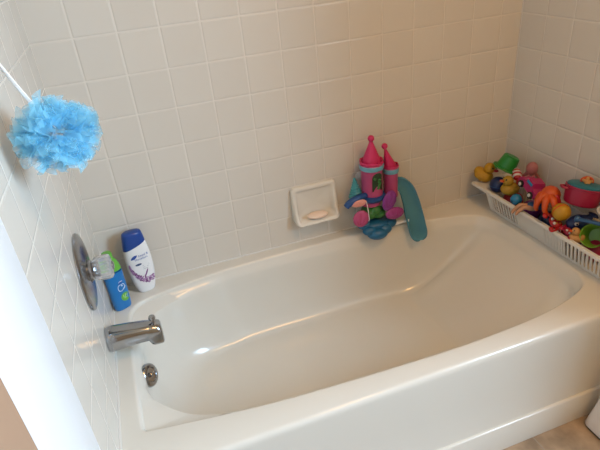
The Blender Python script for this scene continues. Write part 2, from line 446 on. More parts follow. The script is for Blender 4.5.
P = [ribbon([(.0035 + .008 * math.cos(t), .079 + .011 * math.sin(t)) for t in np.linspace(.3, 5.2, 16)], .0016), ribbon([(.0125 + .005 * math.cos(t), .082 + .008 * math.sin(t)) for t in np.linspace(-2, 3, 12)], .0016),
     ribbon([(-.003, .070), (.004, .068), (.014, .073), (.020, .078)], .0016), ribbon([(.002, .098), (.008, .101), (.014, .100)], .002)]
obj('swirl_print', decal(P, tab2, 0, n=2.8), m_ink_white, bod2)
P = [ribbon([(.000, .091), (.006, .097), (.013, .098)], [.002, .006, .002])]
obj('logo_print', decal(P, tab2, 0, n=2.8, lift=.0008), m_ink_blue, bod2)
P = [disc(.011, .044, .0145, .0150, R(15))]
gp = obj('green_label', decal(P, tab2, 0, n=2.8), m_green_pl, bod2)
P = [ribbon([(.005, .044), (.005, .053)], .002), ribbon([(.009, .052), (.013, .053), (.011, .048), (.009, .043)], .002), ribbon([(.016, .044), (.018, .052)], .002), ribbon([(.006, .040), (.018, .041)], .0014)]
obj('label_marks', decal(P, tab2, 0, n=2.8, lift=.0009), m_ink_lime, bod2)

# ------------------------------------------------------------------ soap dish and soap
sd = thing('soap_dish', 'cream ceramic soap dish set into the back wall tiles', 'soap dish', (0.716, 0, 0.567))
def rrect(hw, hh, r, n=10):
    out = []
    for cx, cz, a0 in ((hw - r, hh - r, 0), (-hw + r, hh - r, 90), (-hw + r, -hh + r, 180), (hw - r, -hh + r, 270)):
        for i in range(n + 1):
            a = R(a0 + 90 * i / n); out.append((cx + r * math.cos(a), cz + r * math.sin(a)))
    # extra samples down the straight sides
    res = []
    for i, p in enumerate(out):
        q = out[(i + 1) % len(out)]; res.append(p)
        if math.hypot(p[0] - q[0], p[1] - q[1]) > hw * 0.5:
            for k in range(1, 12): res.append((p[0] + (q[0] - p[0]) * k / 12, p[1] + (q[1] - p[1]) * k / 12))
    return res
HW, HH = 0.082, 0.0685
def dep(z): 
    t = (HH - z) / (2 * HH); t = max(0, min(1, t))
    return 0.016 + 0.038 * (t ** 2.2)
def dring(ins, f, add=0.0, r=0.016):
    return [(x, -(dep(z) * f + add), z) for x, z in rrect(HW - ins, HH - ins, max(r - ins * 0.5, 0.006))]
b = BM()
loft(b, [[(x, -0.0005, z) for x, z in rrect(HW, HH, .016)], dring(0, .55), dring(.0015, .85), dring(.005, .98), dring(.009, 1.0), dring(.013, .96), dring(.0155, .85),
         [(x, -0.010, z) for x, z in rrect(HW - .020, HH - .019, .012)], [(x, -0.006, z) for x, z in rrect(HW - .026, HH - .026, .012)]], cap0=False)
obj('dish_body', b, m_ceramic, sd, 60)
m_soap = mat('peach soap', (0.85, 0.66, 0.52), 0.45)
b = BM()
ell(b, (0, 0, 0), (0.037, 0.019, 0.0095), f=lambda p, t, f: Vector((p.x, p.y, p.z)))
tag(obj('soap_bar', b, m_soap, loc=(0.716, -0.033, 0.5275), rot=(R(8), R(2), 0)), 'worn oval peach soap bar lying in the ceramic soap dish', 'soap')

# ------------------------------------------------------------------ bath pouf
def pouf_mat():
    m = bpy.data.materials.new('pale blue nylon net'); m.use_nodes = True
    nt = m.node_tree; N = nt.nodes; L = nt.links
    b = N['Principled BSDF']; b.inputs['Base Color'].default_value = (0.36, 0.78, 0.98, 1); b.inputs['Roughness'].default_value = 0.6
    tl = N.new('ShaderNodeBsdfTranslucent'); tl.inputs['Color'].default_value = (0.42, 0.84, 1.0, 1)
    tr = N.new('ShaderNodeBsdfTransparent')
    a = N.new('ShaderNodeMixShader'); a.inputs[0].default_value = 0.42
    L.new(b.outputs[0], a.inputs[1]); L.new(tl.outputs[0], a.inputs[2])
    # open net: holes with uneven density
    tc = N.new('ShaderNodeTexCoord'); nz = N.new('ShaderNodeTexNoise'); nz.inputs['Scale'].default_value = 30
    L.new(tc.outputs['Object'], nz.inputs['Vector'])
    mr = N.new('ShaderNodeMapRange'); mr.inputs['From Min'].default_value = 0.3; mr.inputs['From Max'].default_value = 0.7
    mr.inputs['To Min'].default_value = 0.26; mr.inputs['To Max'].default_value = 0.50
    L.new(nz.outputs['Fac'], mr.inputs['Value'])
    c = N.new('ShaderNodeMixShader'); L.new(mr.outputs[0], c.inputs[0]); L.new(tr.outputs[0], c.inputs[1]); L.new(a.outputs[0], c.inputs[2])
    L.new(c.outputs[0], N['Material Output'].inputs['Surface'])
    return m
m_pouf = pouf_mat()
lf = thing('bath_pouf', 'pale blue ruffled net bath pouf hanging on a white cord against the left wall', 'bath pouf', (0.0815, -0.605, 1.124))
rp = random.Random(11)
b = BM()
def rdir():
    z = rp.uniform(-1, 1); a = rp.uniform(0, 2 * PI); k = math.sqrt(1 - z * z)
    return Vector((k * math.cos(a), k * math.sin(a), z))
for i in range(150):
    d = rdir(); e = rdir(); u = (e - d * e.dot(d)).normalized(); v = d.cross(u)
    span = rp.uniform(.28, .62); r0 = rp.uniform(.012, .045); r1 = rp.uniform(.058, .076) if i % 9 else rp.uniform(.076, .088)
    freq = rp.uniform(7, 13); p0 = rp.uniform(0, 6); amp = rp.uniform(.006, .012); lean = v * rp.uniform(-.020, .020) + u * rp.uniform(-.012, .012)
    rings_ = []
    for k in range(6):
        t = k / 5; row = []
        for j in range(19):
            w_ = j / 9 - 1; sa = w_ * span * (.55 + .45 * t)
            r = r0 + (r1 - r0) * t * (1 - .16 * w_ ** 4) + .004 * t * math.sin(5 * w_ + p0 * 2)
            q = (d * math.cos(sa) + u * math.sin(sa)) * r + v * (amp * t * math.sin(freq * w_ * span * 2 + p0 + t * 1.2)) + lean * t * t
            q *= .90; q.z *= .90
            q.x = max(q.x, -.0785)
            row.append(q)
        rings_.append(row)
    loft(b, rings_, closed=False)
obj('net_ruffles', b, m_pouf, lf, 80)
m_cord = mat('white cord', (0.85, 0.85, 0.85), 0.6)
b = BM()
tube(b, spline([(0, 0, .01), (-.022, .003, .055), (-.050, .004, .125), (-.0785, .0, .205)], 6), .0017, 8)
tube(b, spline([(0.0, .01, .01), (-.025, .010, .052), (-.053, .008, .122), (-.0785, .001, .205)], 6), .0017, 8)
obj('hanging_cord', b, m_cord, lf, label='white hanging cord')

# ------------------------------------------------------------------ castle bath toy (stuck on the back wall)
mp = lambda n, c, r=.4, **k: mat(n, tuple(v_ * .90 for v_ in c), r, **k)
m_hot = mp('hot pink plastic', (0.62, 0.020, 0.13)); m_pink = mp('rose pink plastic', (0.52, 0.075, 0.21)); m_cyan = mp('sky blue plastic', (0.16, 0.42, 0.55))
m_dblue = mp('cobalt plastic', (0.012, 0.075, 0.26)); m_teal = mp('teal plastic', (0.05, 0.30, 0.34)); m_purp = mp('purple plastic', (0.26, 0.040, 0.30)); m_mag = mp('violet plastic', (0.36, 0.045, 0.25))
m_leaf = mp('leaf green plastic', (0.035, 0.19, 0.035)); m_salm = mp('salmon plastic', (0.80, 0.34, 0.28)); m_ocean = mp('ocean blue plastic', (0.012, 0.13, 0.27)); m_inner_shade = mp('painted interior shade', (0.02, 0.05, 0.02), .7)
m_slide = mp('translucent aqua plastic', (0.20, 0.52, 0.66), .25, Transmission_Weight=0.6, IOR=1.1)
CO = Vector((0.91, -0.06, 0.42))
ca = thing('castle_toy', 'pink two-towered castle bath toy with aqua slide, stuck to back wall beside soap dish', 'bath toy', CO)
q = lambda x, y, z: (x - CO.x, y - CO.y, z - CO.z)
def tower(name, cx, cy, r, z0, z1, win):
    b = BM()
    N_ = 48
    zs = [z0, z0 + .01]; prof_ = [(r * .97, z0), (r, z0 + .004), (r * .96, z0 + .03), (r * .96, z1 - .022), (r * 1.04, z1 - .018), (r * 1.06, z1), (r * .98, z1 + .003), (r * .93, z1 - .002), (r * .80, z1 - .004)]
    lathe(b, prof_, q(cx, cy, 0), n=N_)
    t = obj('tower', b, m_pink, ca)
    b = BM(); lathe(b, [(r * 1.035, z1 - .019), (r * 1.085, z1 - .017), (r * 1.10, z1 - .004), (r * 1.055, z1 - .002)], q(cx, cy, 0), n=N_, cap0=False, cap1=False, wob=lambda a: 1 + .012 * math.cos(12 * a)); obj('tower_band', b, m_cyan, t, label='sky blue band')
    return t
t1 = tower('a', .910, -.062, .0375, .565, .688, True)
b = BM(); lathe(b, [(.033, .684), (.0335, .690), (.026, .712), (.014, .742), (.0065, .761), (.0045, .767)], q(.910, -.062, 0), n=32); r1 = obj('roof', b, m_hot, ca)
b = BM(); ell(b, q(.910, -.062, .774), .0112); obj('roof_ball', b, m_hot, r1)
b = BM(); lathe(b, [(.0385, .6885), (.041, .694), (.039, .700), (.034, .697)], q(.910, -.062, 0), n=32, cap0=False, cap1=False, wob=lambda a: 1 + .05 * math.cos(8 * a)); obj('parapet', b, m_hot, ca)
t2 = tower('b', .984, -.058, .0255, .545, .656, False)
b = BM(); lathe(b, [(.0225, .653), (.023, .658), (.0165, .682), (.009, .706), (.0045, .722), (.0035, .728)], q(.983, -.058, 0), n=32)
for vv in b.verts: vv.co.x -= max(0, vv.co.z + CO.z - .656) * .28
del vv; r2_ = obj('roof', b, m_hot, ca)
xf_n = None
b = BM(); ell(b, q(.9615, -.058, .735), .0105); obj('roof_ball', b, m_hot, r2_)
b = BM(); lathe(b, [(.026, .6565), (.028, .661), (.0265, .666), (.023, .663)], q(.984, -.058, 0), n=28, cap0=False, cap1=False, wob=lambda a: 1 + .05 * math.cos(8 * a)); obj('parapet', b, m_hot, ca)
# arched window on the big tower, inner shade painted as a dark patch
def arch_on_tower(w, z0, z1, lift, cx=.910, cy=-.062, r=.036, yaw=R(6)):
    bm = BM(); pts = []
    for i in range(13):
        a = PI * i / 12; pts.append((w * math.cos(a), z1 - w * 1.1 + w * 1.1 * math.sin(a)))
    pts += [(-w, z0), (w, z0)]
    def P_(s, z, k):
        an = -PI / 2 + yaw + s / r; return q(cx + (r + k) * math.cos(an), cy + (r + k) * math.sin(an), z)
    f = [bm.verts.new(P_(s, z, lift)) for s, z in pts]; g = [bm.verts.new(P_(s, z, -.004)) for s, z in pts]
    n = len(f)
    c = bm.verts.new(P_(0, (z0 + z1) / 2, lift))
    for i in range(n):
        j = (i + 1) % n; bm.faces.new((f[i], f[j], c)); bm.faces.new((g[i], g[j], f[j], f[i]))
    return bm
obj('window_frame', arch_on_tower(.0215, .594, .667, .0016), m_pink, t1)
obj('window_shade_patch', arch_on_tower(.0188, .597, .664, .0024), m_inner_shade, t1, label='arched opening, its inner shade painted dark')
b = BM(); r3 = random.Random(5)
for i in range(7): ell(b, q(.914 + r3.uniform(-.011, .009), -.0995, .608 + i * .006), (.005, .0028, .005), nu=10, nv=6)
obj('window_leaves', b, m_leaf, t1)
# scalloped blue ledge, pink collar, green bush, cloud base
b = BM(); lathe(b, [(.030, .553), (.040, .556), (.047, .566), (.046, .572), (.036, .576)], q(.908, -.062, 0), n=60, wob=lambda a: 1 + .05 * abs(math.cos(7 * a))); obj('scalloped_ledge', b, m_dblue, ca)
b = BM(); lathe(b, [(.028, .535), (.036, .540), (.037, .550), (.030, .556)], q(.903, -.062, 0), n=32); obj('collar', b, m_pink, ca)
b = BM()
for (x, y, z, r) in ((.905, -.062, .510, .036), (.892, -.080, .508, .024), (.925, -.078, .505, .026), (.910, -.085, .520, .022)): ell(b, q(x, y, z), (r, r * .9, r * .85), nu=16, nv=10)
obj('bush', b, m_leaf, ca)
b = BM()
for (x, y, z, rx, rz) in ((.915, -.056, .462, .052, .018), (.872, -.066, .466, .026, .016), (.955, -.066, .452, .036, .020), (.908, -.092, .436, .036, .022), (.880, -.086, .450, .024, .017), (.935, -.090, .444, .026, .020)): ell(b, q(x + .006, y, z - .005), (rx * 1.1, rx * .88, rz * 1.05), nu=22, nv=12)
obj('cloud_base', b, m_ocean, ca)
def shell(bm, c, rx, rz, yaw, roll, lobes=7, th=.010, dom=.3):
    M = Matrix.Translation(c) @ Matrix.Rotation(yaw, 4, 'Z') @ Matrix.Rotation(roll, 4, 'Y')
    n0 = len(bm.verts)
    ell(bm, (0, 0, 0), (rx, th, rz), nu=48, nv=14, f=lambda p, t, f: Vector((p.x * (1 + .03 * math.cos(2 * lobes * math.atan2(p.z, p.x or 1e-6))), p.y * (1 + .18 * math.cos(2 * lobes * math.atan2(p.z + rz, p.x or 1e-6))), p.z)))
    xf(bm, M, n0)
b = BM(); shell(b, q(.852, -.092, .504), .0280, .0320, R(-12), R(10)); obj('shell', b, m_pink, ca, label='pink lower shell')
b = BM(); shell(b, q(.957, -.100, .551), .033, .037, R(18), R(20)); obj('shell', b, m_purp, ca, label='purple upper shell')
b = BM(); shell(b, q(.978, -.100, .497), .040, .023, R(10), R(12)); obj('shell', b, m_mag, ca, label='violet lower shell')
b = BM(); shell(b, q(.842, -.1035, .571), .0265, .0125, R(-5), R(-6), th=.006); obj('shell', b, m_salm, ca, label='salmon oval shell on the blue wing')
b = BM(); tube(b, spline([q(.880, -.075, .582), q(.855, -.085, .584), q(.825, -.090, .580), q(.806, -.092, .570), q(.798, -.092, .562)], 5), [.010] + [.012] * 5 + [.0135] * 10 + [.012] * 4 + [.008], 16, .8); obj('wing', b, m_dblue, ca, label='cobalt blue side arm')
b = BM(); lathe(b, [(.021 * (1 - t) * (1 + .10 * math.cos(t * 48)) + .0035, t * .070) for t in np.linspace(0, 1, 40)], q(.856, -.048, .570), axis=(-.06, .0, 1), n=24); obj('coral_cone', b, m_teal, ca, label='ribbed teal cone')
b = BM(); tube(b, [q(.868, -.105, .572), q(.8695, -.112, .545), q(.874, -.112, .505), q(.872, -.110, .498)], .0012, 8); obj('cord', b, m_cord, ca)
# slide
path = spline([q(.998, -.066, .596), q(1.016, -.070, .590), q(1.036, -.076, .565), q(1.048, -.084, .525), q(1.056, -.092, .480), q(1.064, -.104, .430), q(1.070, -.112, .392), q(1.075, -.118, .366)], 5)
wid = [.021 + .012 * min(1, i / 20) for i in range(len(path))]
b = BM(); rg = []
for i, p in enumerate(path):
    d = (path[min(i + 1, len(path) - 1)] - path[max(i - 1, 0)]).normalized()
    side = d.cross(Vector((0.15, 1, 0.1))).normalized(); nrm = side.cross(d).normalized()
    if nrm.y > 0: nrm = -nrm
    row = []; w = wid[i]
    if i >= len(path) - 8: w *= math.sqrt(max(0.10, 1 - ((i - (len(path) - 8)) / 7.2) ** 2))
    A = [R(-20 + 220 * k / 16) for k in range(17)]
    for a in A: row.append(p + side * math.cos(a) * w - nrm * math.sin(a) * w * .75)
    for a in reversed(A): row.append(p + side * math.cos(a) * (w - .0032) - nrm * math.sin(a) * (w * .75 - .0032))
    rg.append(row)
loft(b, rg); obj('slide', b, m_slide, ca, 50, label='translucent aqua slide')
b = BM(); box(b, *[v for ab in zip(q(.975, -.084, .436), q(1.046, -.070, .446)) for v in ab], bev=.002); obj('slide_bracket', b, m_white_pl, ca, label='white slide bracket')
m_vin = mp('clear vinyl', (.6, .6, .58), .2)
for (x, z) in ((.900, .62), (.905, .50)):
    b = BM(); lathe(b, [(.020, .001), (.019, .003), (.008, .008), (.006, .030)], q(x, 0, z), axis=(0, -1, 0), n=24); obj('suction_cup', b, m_vin, ca)

# ------------------------------------------------------------------ basket of toys
m_bask = mat('off-white basket plastic', (0.68, 0.66, 0.61), 0.42)
bk = thing('toy_basket', 'long off-white slotted plastic basket of toys on the far end rim', 'basket', (1.42, -0.40, ZR))
BX0, BX1 = 1.366, 1.487      # bottom
TX0, TX1 = 1.345, 1.5005     # top
BY0, BY1 = -0.690, -0.122    # bottom near / far
TY0, TY1 = -0.705, -0.105
ZB0, ZT0 = ZR + .0008, ZR + .083
oo = Vector((1.42, -0.40, ZR))
def wallpt(side, s, t, inn):
    # side 'f' front(-x) 'b' back(+x) 'n' near 'e' far ; s along 0..1, t height 0..1, inn = inset thickness
    z = ZB0 + (ZT0 - ZB0) * t
    x0 = BX0 + (TX0 - BX0) * t; x1 = BX1 + (TX1 - BX1) * t; y0 = BY0 + (TY0 - BY0) * t; y1 = BY1 + (TY1 - BY1) * t
    if side == 'f': p = (x0 + inn, y0 + (y1 - y0) * s, z)
    elif side == 'b': p = (x1 - inn, y0 + (y1 - y0) * s, z)
    elif side == 'n': p = (x0 + (x1 - x0) * s, y0 + inn, z)
    else: p = (x0 + (x1 - x0) * s, y1 - inn, z)
    return Vector(p) - oo
def patch(bm, side, s0, s1, t0, t1, th=.0025, outb=0.0):
    c = [(s0, t0), (s1, t0), (s1, t1), (s0, t1)]
    a = [bm.verts.new(wallpt(side, s, t, -outb)) for s, t in c]; d = [bm.verts.new(wallpt(side, s, t, th)) for s, t in c]
    bm.faces.new(a); bm.faces.new(d[::-1])
    for i in range(4):
        j = (i + 1) % 4; bm.faces.new((a[i], d[i], d[j], a[j]))
b = BM()
LEN = TY1 - TY0
def s_of(y): return (y - TY0) / LEN
def long_wall(side):
    patch(b, side, 0, 1, 0, .14); patch(b, side, 0, 1, .84, 1.0)
    zones = [('solid', -.705, -.672), ('slot', -.672, -.478), ('solid', -.478, -.264), ('slot', -.264, -.128), ('solid', -.128, -.105)]
    for k, y0, y1 in zones:
        if k == 'solid': patch(b, side, s_of(y0), s_of(y1), .14, .84)
        else:
            n = round((y1 - y0) / .0152); p = (y1 - y0) / n
            for i in range(n):
                patch(b, side, s_of(y0 + i * p + p * .30), s_of(y0 + i * p + p * .82), .14, .84)
    # embossed ribs on the plain panel
    for y in [-.470 + .0135 * i for i in range(6)]:
        patch(b, side, s_of(y), s_of(y + .004), .14, .84, outb=.0016)
long_wall('f'); long_wall('b')
for side in 'ne':
    patch(b, side, 0, 1, 0, .14); patch(b, side, 0, 1, .84, 1)
    for i in range(9): patch(b, side, (i + .28) / 9, (i + .78) / 9, .14, .84)
box(b, BX0 - oo.x, BX1 - oo.x, BY0 - oo.y, BY1 - oo.y, .0010, .0035)
obj('basket_body', b, m_bask, bk, 30)
# rolled rim with broad carrying lips at both ends
b = BM()
def rim_ring(o, z): return [(x - oo.x, y - oo.y, z - oo.z) for x, y in ((TX0 - o, TY0 - (.055 if o > .003 else 0)), (TX1 + (o if o < .003 else .003), TY0 - (.055 if o > .003 else 0)), (TX1 + (o if o < .003 else .003), TY1 + (.068 if o > .003 else 0)), (TX0 - o, TY1 + (.068 if o > .003 else 0)))]
loft(b, [rim_ring(-.003, ZT0 - .002), rim_ring(-.003, ZT0 + .0035), rim_ring(.006, ZT0 + .0030), rim_ring(.008, ZT0 - .0005), rim_ring(.008, ZT0 - .007), rim_ring(.0062, ZT0 - .007), rim_ring(.0055, ZT0 - .0015), rim_ring(.001, ZT0 - .001)], cap0=False, cap1=False)
obj('basket_rim', b, m_bask, bk, 30)

mp = lambda n, c, r=.4, **k: mat(n, tuple(v_ * .74 for v_ in c), r, **k)
G = 'bath toys heaped in the basket'
def toy(name, label, cat, loc, rot=(0, 0, 0)): return thing(name, label, cat, loc, rot, G)
m_yel = mp('yellow vinyl', (0.62, 0.33, 0.012), .45); m_ora = mp('orange vinyl', (0.72, 0.10, 0.012), .4); m_red = mp('red vinyl', (0.50, 0.012, 0.02), .4); m_grn = mp('green plastic', (0.015, 0.26, 0.03), .35)
m_navy = mp('navy vinyl', (0.008, 0.028, 0.13), .35); m_lime = mp('lime plastic', (0.18, 0.40, 0.03), .35); m_limed = mp('deep lime plastic', (0.10, 0.29, 0.02), .4); m_sky = mp('sky vinyl', (0.02, 0.26, 0.52), .4)
m_skin = mp('doll vinyl', (0.66, 0.36, 0.21), .5); m_blk = mp('black plastic', (.012, .012, .012), .4); m_wht = mp('white vinyl', (.75, .74, .72), .4); m_pnk = mp('pale pink gel', (.80, .28, .28), .3, Transmission_Weight=.4)
m_crim = mp('crimson plastic', (0.42, 0.010, 0.055), .35); m_lid = mp('peacock plastic', (0.010, 0.19, 0.26), .35); m_gold = mp('golden tan vinyl', (.62, .32, .10), .45); m_mar = mp('maroon vinyl', (.16, .01, .02), .4); m_cob = mp('denim blue plastic', (.03, .12, .28), .4)

def duck(label, loc, rot, s, body_m, beak_m):
    t = toy('rubber_duck', label, 'bath toy', loc, rot)
    b = BM(); ell(b, (0, 0, 0), (.036 * s, .028 * s, .024 * s), f=lambda p, a, f: Vector((p.x, p.y, p.z + max(0, -p.x) * .35)))
    ell(b, (.018 * s, 0, .034 * s), .020 * s); obj('body', b, body_m, t, 80)
    b = BM(); ell(b, (.040 * s, 0, .031 * s), (.011 * s, .010 * s, .0045 * s), nu=14, nv=8); obj('beak', b, beak_m, t, label='orange beak' if beak_m is m_ora else 'red beak')
    for sg in (-1, 1):
        b = BM(); ell(b, (.032 * s, sg * .011 * s, .041 * s), .0036 * s, nu=10, nv=6); obj('eye', b, m_blk, t)
    for sg in (-1, 1):
        b = BM(); ell(b, (-.006 * s, sg * .025 * s, .004 * s), (.018 * s, .006 * s, .011 * s), nu=14, nv=8); obj('wing', b, body_m, t)
    return t
# far lip: big yellow duck with its red beak turned to the room
duck('large yellow duck with red beak perched on the basket lip nearest the back wall', (1.376, -.051, .531), (0, R(6), R(-60)), 1.02, m_yel, m_red)
# green bucket upside down
t = toy('toy_bucket', 'small green bucket turned upside down beside the largest yellow duck', 'bucket', (1.406, -.126, .578), (R(8), R(24), 0))
b = BM(); lathe(b, [(.044, .0), (.0455, .003), (.044, .006), (.0345, .008), (.0315, .030), (.0285, .048), (.024, .052), (.008, .053)], n=36, cap0=False); obj('bucket_body', b, m_grn, t)
b = BM(); tube(b, [(.034 * math.cos(a), .034 * math.sin(a), .0035 - .010 * math.sin(a / 2)) for a in np.linspace(0, PI, 16)], .0022, 8); obj('bail_handle', b, m_grn, t)
# navy ball
b = BM(); ell(b, (0, 0, 0), .0295, nu=28, nv=18); n_ = toy('ball', 'navy blue ball below the green bucket', 'ball', (1.383, -.128, .521))
obj('ball_body', b, m_navy, n_); b = BM(); lathe(b, [(.0297, -.0015), (.0300, 0), (.0297, .0015)], n=32, cap0=False, cap1=False); obj('seam', b, m_cob, n_)
duck('mustard yellow duck between the navy ball and pink car', (1.384, -.188, .528), (0, R(-12), R(165)), .92, mp('mustard vinyl', (.47, .29, .02), .5), m_ora)
# red and white striped fish
t = toy('striped_fish', 'little red and white striped fish behind the mustard duck', 'bath toy', (1.420, -.172, .572), (R(10), R(-20), R(60)))
for k in range(7):
    x0, x1 = -.026 + k * .0075, -.026 + (k + 1) * .0075
    f = lambda x: .017 * math.sqrt(max(.02, 1 - (x / .029) ** 2))
    b = BM(); lathe(b, [(f(x0), x0), (f((x0 + x1) / 2), (x0 + x1) / 2), (f(x1), x1)], axis=(1, 0, 0), n=20); obj('stripe', b, m_wht if k % 2 else m_red, t)
b = BM(); shell(b, (-.034, 0, 0), .012, .016, R(90) * 0, 0, 4, .003); obj('tail', b, m_red, t)
# pink gel octopus
t = toy('gel_octopus', 'pale pink translucent octopus leaning on the right wall behind striped fish', 'bath toy', (1.462, -.195, .565), (R(10), R(-8), 0))
b = BM(); ell(b, (0, 0, .030), (.020, .020, .026)); obj('body', b, m_pnk, t)
for k in range(6):
    a = 2 * PI * k / 6 + .3; c, s = math.cos(a), math.sin(a)
    b = BM(); tube(b, spline([(c * .012, s * .012, .012), (c * .024, s * .024, -.004), (c * .030, s * .034, -.018), (c * .040, s * .036, -.014)], 5), [.0065 - .0045 * i / 15 for i in range(16)], 10); obj('tentacle', b, m_pnk, t)
# pink car
t = toy('toy_car', 'magenta toy car with blue windows and white-hubbed wheels, lying on the toys', 'toy car', (1.394, -.279, .562), (R(14), R(-18), R(82)))
m_carp = mp('magenta car plastic', (.46, .02, .14), .35)
b = BM(); S = []
for y, k in ((-.026, .90), (-.022, 1.0), (.022, 1.0), (.026, .90)):
    pr = [(-.048, .000), (-.050, .012), (-.046, .020), (-.024, .024), (-.014, .038), (.014, .039), (.026, .025), (.044, .021), (.050, .012), (.048, .000)]
    S.append([(x * (.95 + .05 * k), y, z * k) for x, z in pr])
loft(b, S); obj('car_body', b, m_carp, t, 30)
for y in (-.0264, .0264):
    b = BM(); box(b, -.014, .014, y - .0008, y + .0008, .024, .034, .0006); obj('window', b, m_sky, t, label='blue side window')
for x in (-.029, .029):
    for sg in (-1, 1):
        b = BM(); lathe(b, [(.012, 0), (.0125, .003), (.012, .008), (.006, .009)], (x, sg * .022, .001), axis=(0, sg, 0), n=24); w = obj('wheel', b, m_blk, t)
        b = BM(); lathe(b, [(.0062, .008), (.0058, .0105), (.003, .011)], (x, sg * .022, .001), axis=(0, sg, 0), n=18); obj('hubcap', b, m_wht, w)
# cyan ball
b = BM(); ell(b, (0, 0, 0), .0195, nu=24, nv=16); n_ = toy('ball', 'small cyan ball wedged below the pink car by the front rim', 'ball', (1.368, -.243, .516)); obj('ball_body', b, m_sky, n_)
b = BM(); lathe(b, [(.0197, -.001), (.0200, 0), (.0197, .001)], n=28, cap0=False, cap1=False); obj('seam', b, m_cob, n_)
# little doll lying with bare legs over the front rim
t = toy('small_doll', 'small bare-legged doll in blue, hanging its legs over the basket front', 'doll', (1.378, -.314, .520))
def skin(name, V, E_, Rr, m, parent):
    me = bpy.data.meshes.new(name); me.from_pydata(V, E_, []); o = bpy.data.objects.new(name, me); COL.objects.link(o)
    md = o.modifiers.new('s', 'SKIN'); s2 = o.modifiers.new('u', 'SUBSURF'); s2.levels = s2.render_levels = 2
    for i, r in enumerate(Rr): me.skin_vertices[0].data[i].radius = (r, r)
    me.skin_vertices[0].data[0].use_root = True; md.use_smooth_shade = True
    me.materials.append(m); o.parent = parent; return o
skin('body', [(0, 0, 0), (.022, -.006, .004), (.042, -.010, .006), (.050, -.012, .008), (.064, -.016, .012), (-.014, .012, -.002), (-.034, .024, .004), (-.056, .030, -.018), (-.061, .026, -.025),
              (-.014, -.010, -.002), (-.034, .004, .005), (-.056, .012, -.016), (-.062, .008, -.023), (.042, .014, .002), (.030, .030, -.004), (.040, -.032, .004), (.030, -.044, -.002)],
     [(0, 1), (1, 2), (2, 3), (3, 4), (0, 5), (5, 6), (6, 7), (7, 8), (0, 9), (9, 10), (10, 11), (11, 12), (2, 13), (13, 14), (2, 15), (15, 16)],
     [.013, .012, .012, .006, .016, .010, .008, .0055, .005, .010, .008, .0055, .005, .006, .0045, .006, .0045], m_skin, t)
b = BM(); ell(b, (.020, -.005, .003), (.027, .019, .017)); ell(b, (-.003, .001, .000), (.019, .020, .016)); obj('outfit', b, m_cob, t, 80, label='blue outfit')
b = BM(); ell(b, (.069, -.017, .013), (.0165, .018, .0165)); obj('hair', b, mp('brown hair', (.10, .04, .015), .6), t)
# orange octopus
t = toy('octopus', 'big orange octopus with curling arms, between the pink car and the yellow ball', 'bath toy', (1.386, -.368, .563), (0, R(-12), R(10)))
b = BM(); ell(b, (.006, 0, .022), (.027, .030, .028)); obj('body', b, m_ora, t)
for k, (a, l) in enumerate(((200, 1.25), (235, 1.15), (165, 1.15), (130, .85), (270, .75), (95, .6), (30, .5))):
    c, s = math.cos(R(a)), math.sin(R(a))
    b = BM(); tube(b, spline([(c * .014, s * .014, .026), (c * .030 * l, s * .032 * l, .022), (c * .040 * l, s * .046 * l, .000), (c * .036 * l, s * .056 * l, -.020)], 5), [.0135 - .008 * (i / 15) for i in range(16)], 12); obj('arm', b, m_ora if k != 4 else m_red, t)
# yellow ball
b = BM(); ell(b, (0, 0, 0), .0275, nu=28, nv=18); n_ = toy('ball', 'yellow ball between the orange octopus and crimson pot', 'ball', (1.374, -.432, .556)); obj('ball_body', b, m_yel, n_)
b = BM(); lathe(b, [(.0276, -.0025), (.0280, 0), (.0276, .0025)], axis=(.3, 1, .2), n=32, cap0=False, cap1=False); obj('seam', b, m_ora, n_)
# crab
def crab(label, loc, rot, s, m, m2):
    t = toy('crab', label, 'bath toy', loc, rot)
    b = BM(); ell(b, (0, 0, 0), (.026 * s, .020 * s, .013 * s)); obj('body', b, m, t)
    for sg in (-1, 1):
        b = BM(); tube(b, spline([(sg * .020 * s, .006 * s, .002), (sg * .032 * s, .016 * s, .004), (sg * .030 * s, .026 * s, .006)], 4), .0045 * s, 10); ell(b, (sg * .026 * s, .030 * s, .007), (.010 * s, .008 * s, .006 * s)); obj('claw', b, m, t, 80)
        b = BM(); ell(b, (sg * .008 * s, .014 * s, .013 * s), .0050 * s, nu=12, nv=8); obj('eye', b, m_wht, t)
    for sg in (-1, 1):
        for k in range(3):
            b = BM(); tube(b, [(sg * .020 * s, (-.010 + k * .007) * s, 0), (sg * .032 * s, (-.014 + k * .008) * s, .004), (sg * .037 * s, (-.016 + k * .009) * s, -.008)], .0030 * s, 8); obj('leg', b, m, t)
    b = BM()
    for (x, y) in ((0, 0), (.010, -.006), (-.010, -.006), (.008, .006), (-.008, .006)): ell(b, (x * s, y * s, .0115 * s), (.0034 * s, .0034 * s, .002 * s), nu=10, nv=6)
    obj('spots', b, m2, t)
crab('red crab with yellow spots at the basket front below the yellow ball', (1.366, -.425, .518), (R(0), R(-34), R(80)), .95, m_red, m_yel)
crab('small dark red crab at basket front beside the little orange duck', (1.366, -.480, .510), (R(0), R(-30), R(100)), .72, m_crim, m_ora)
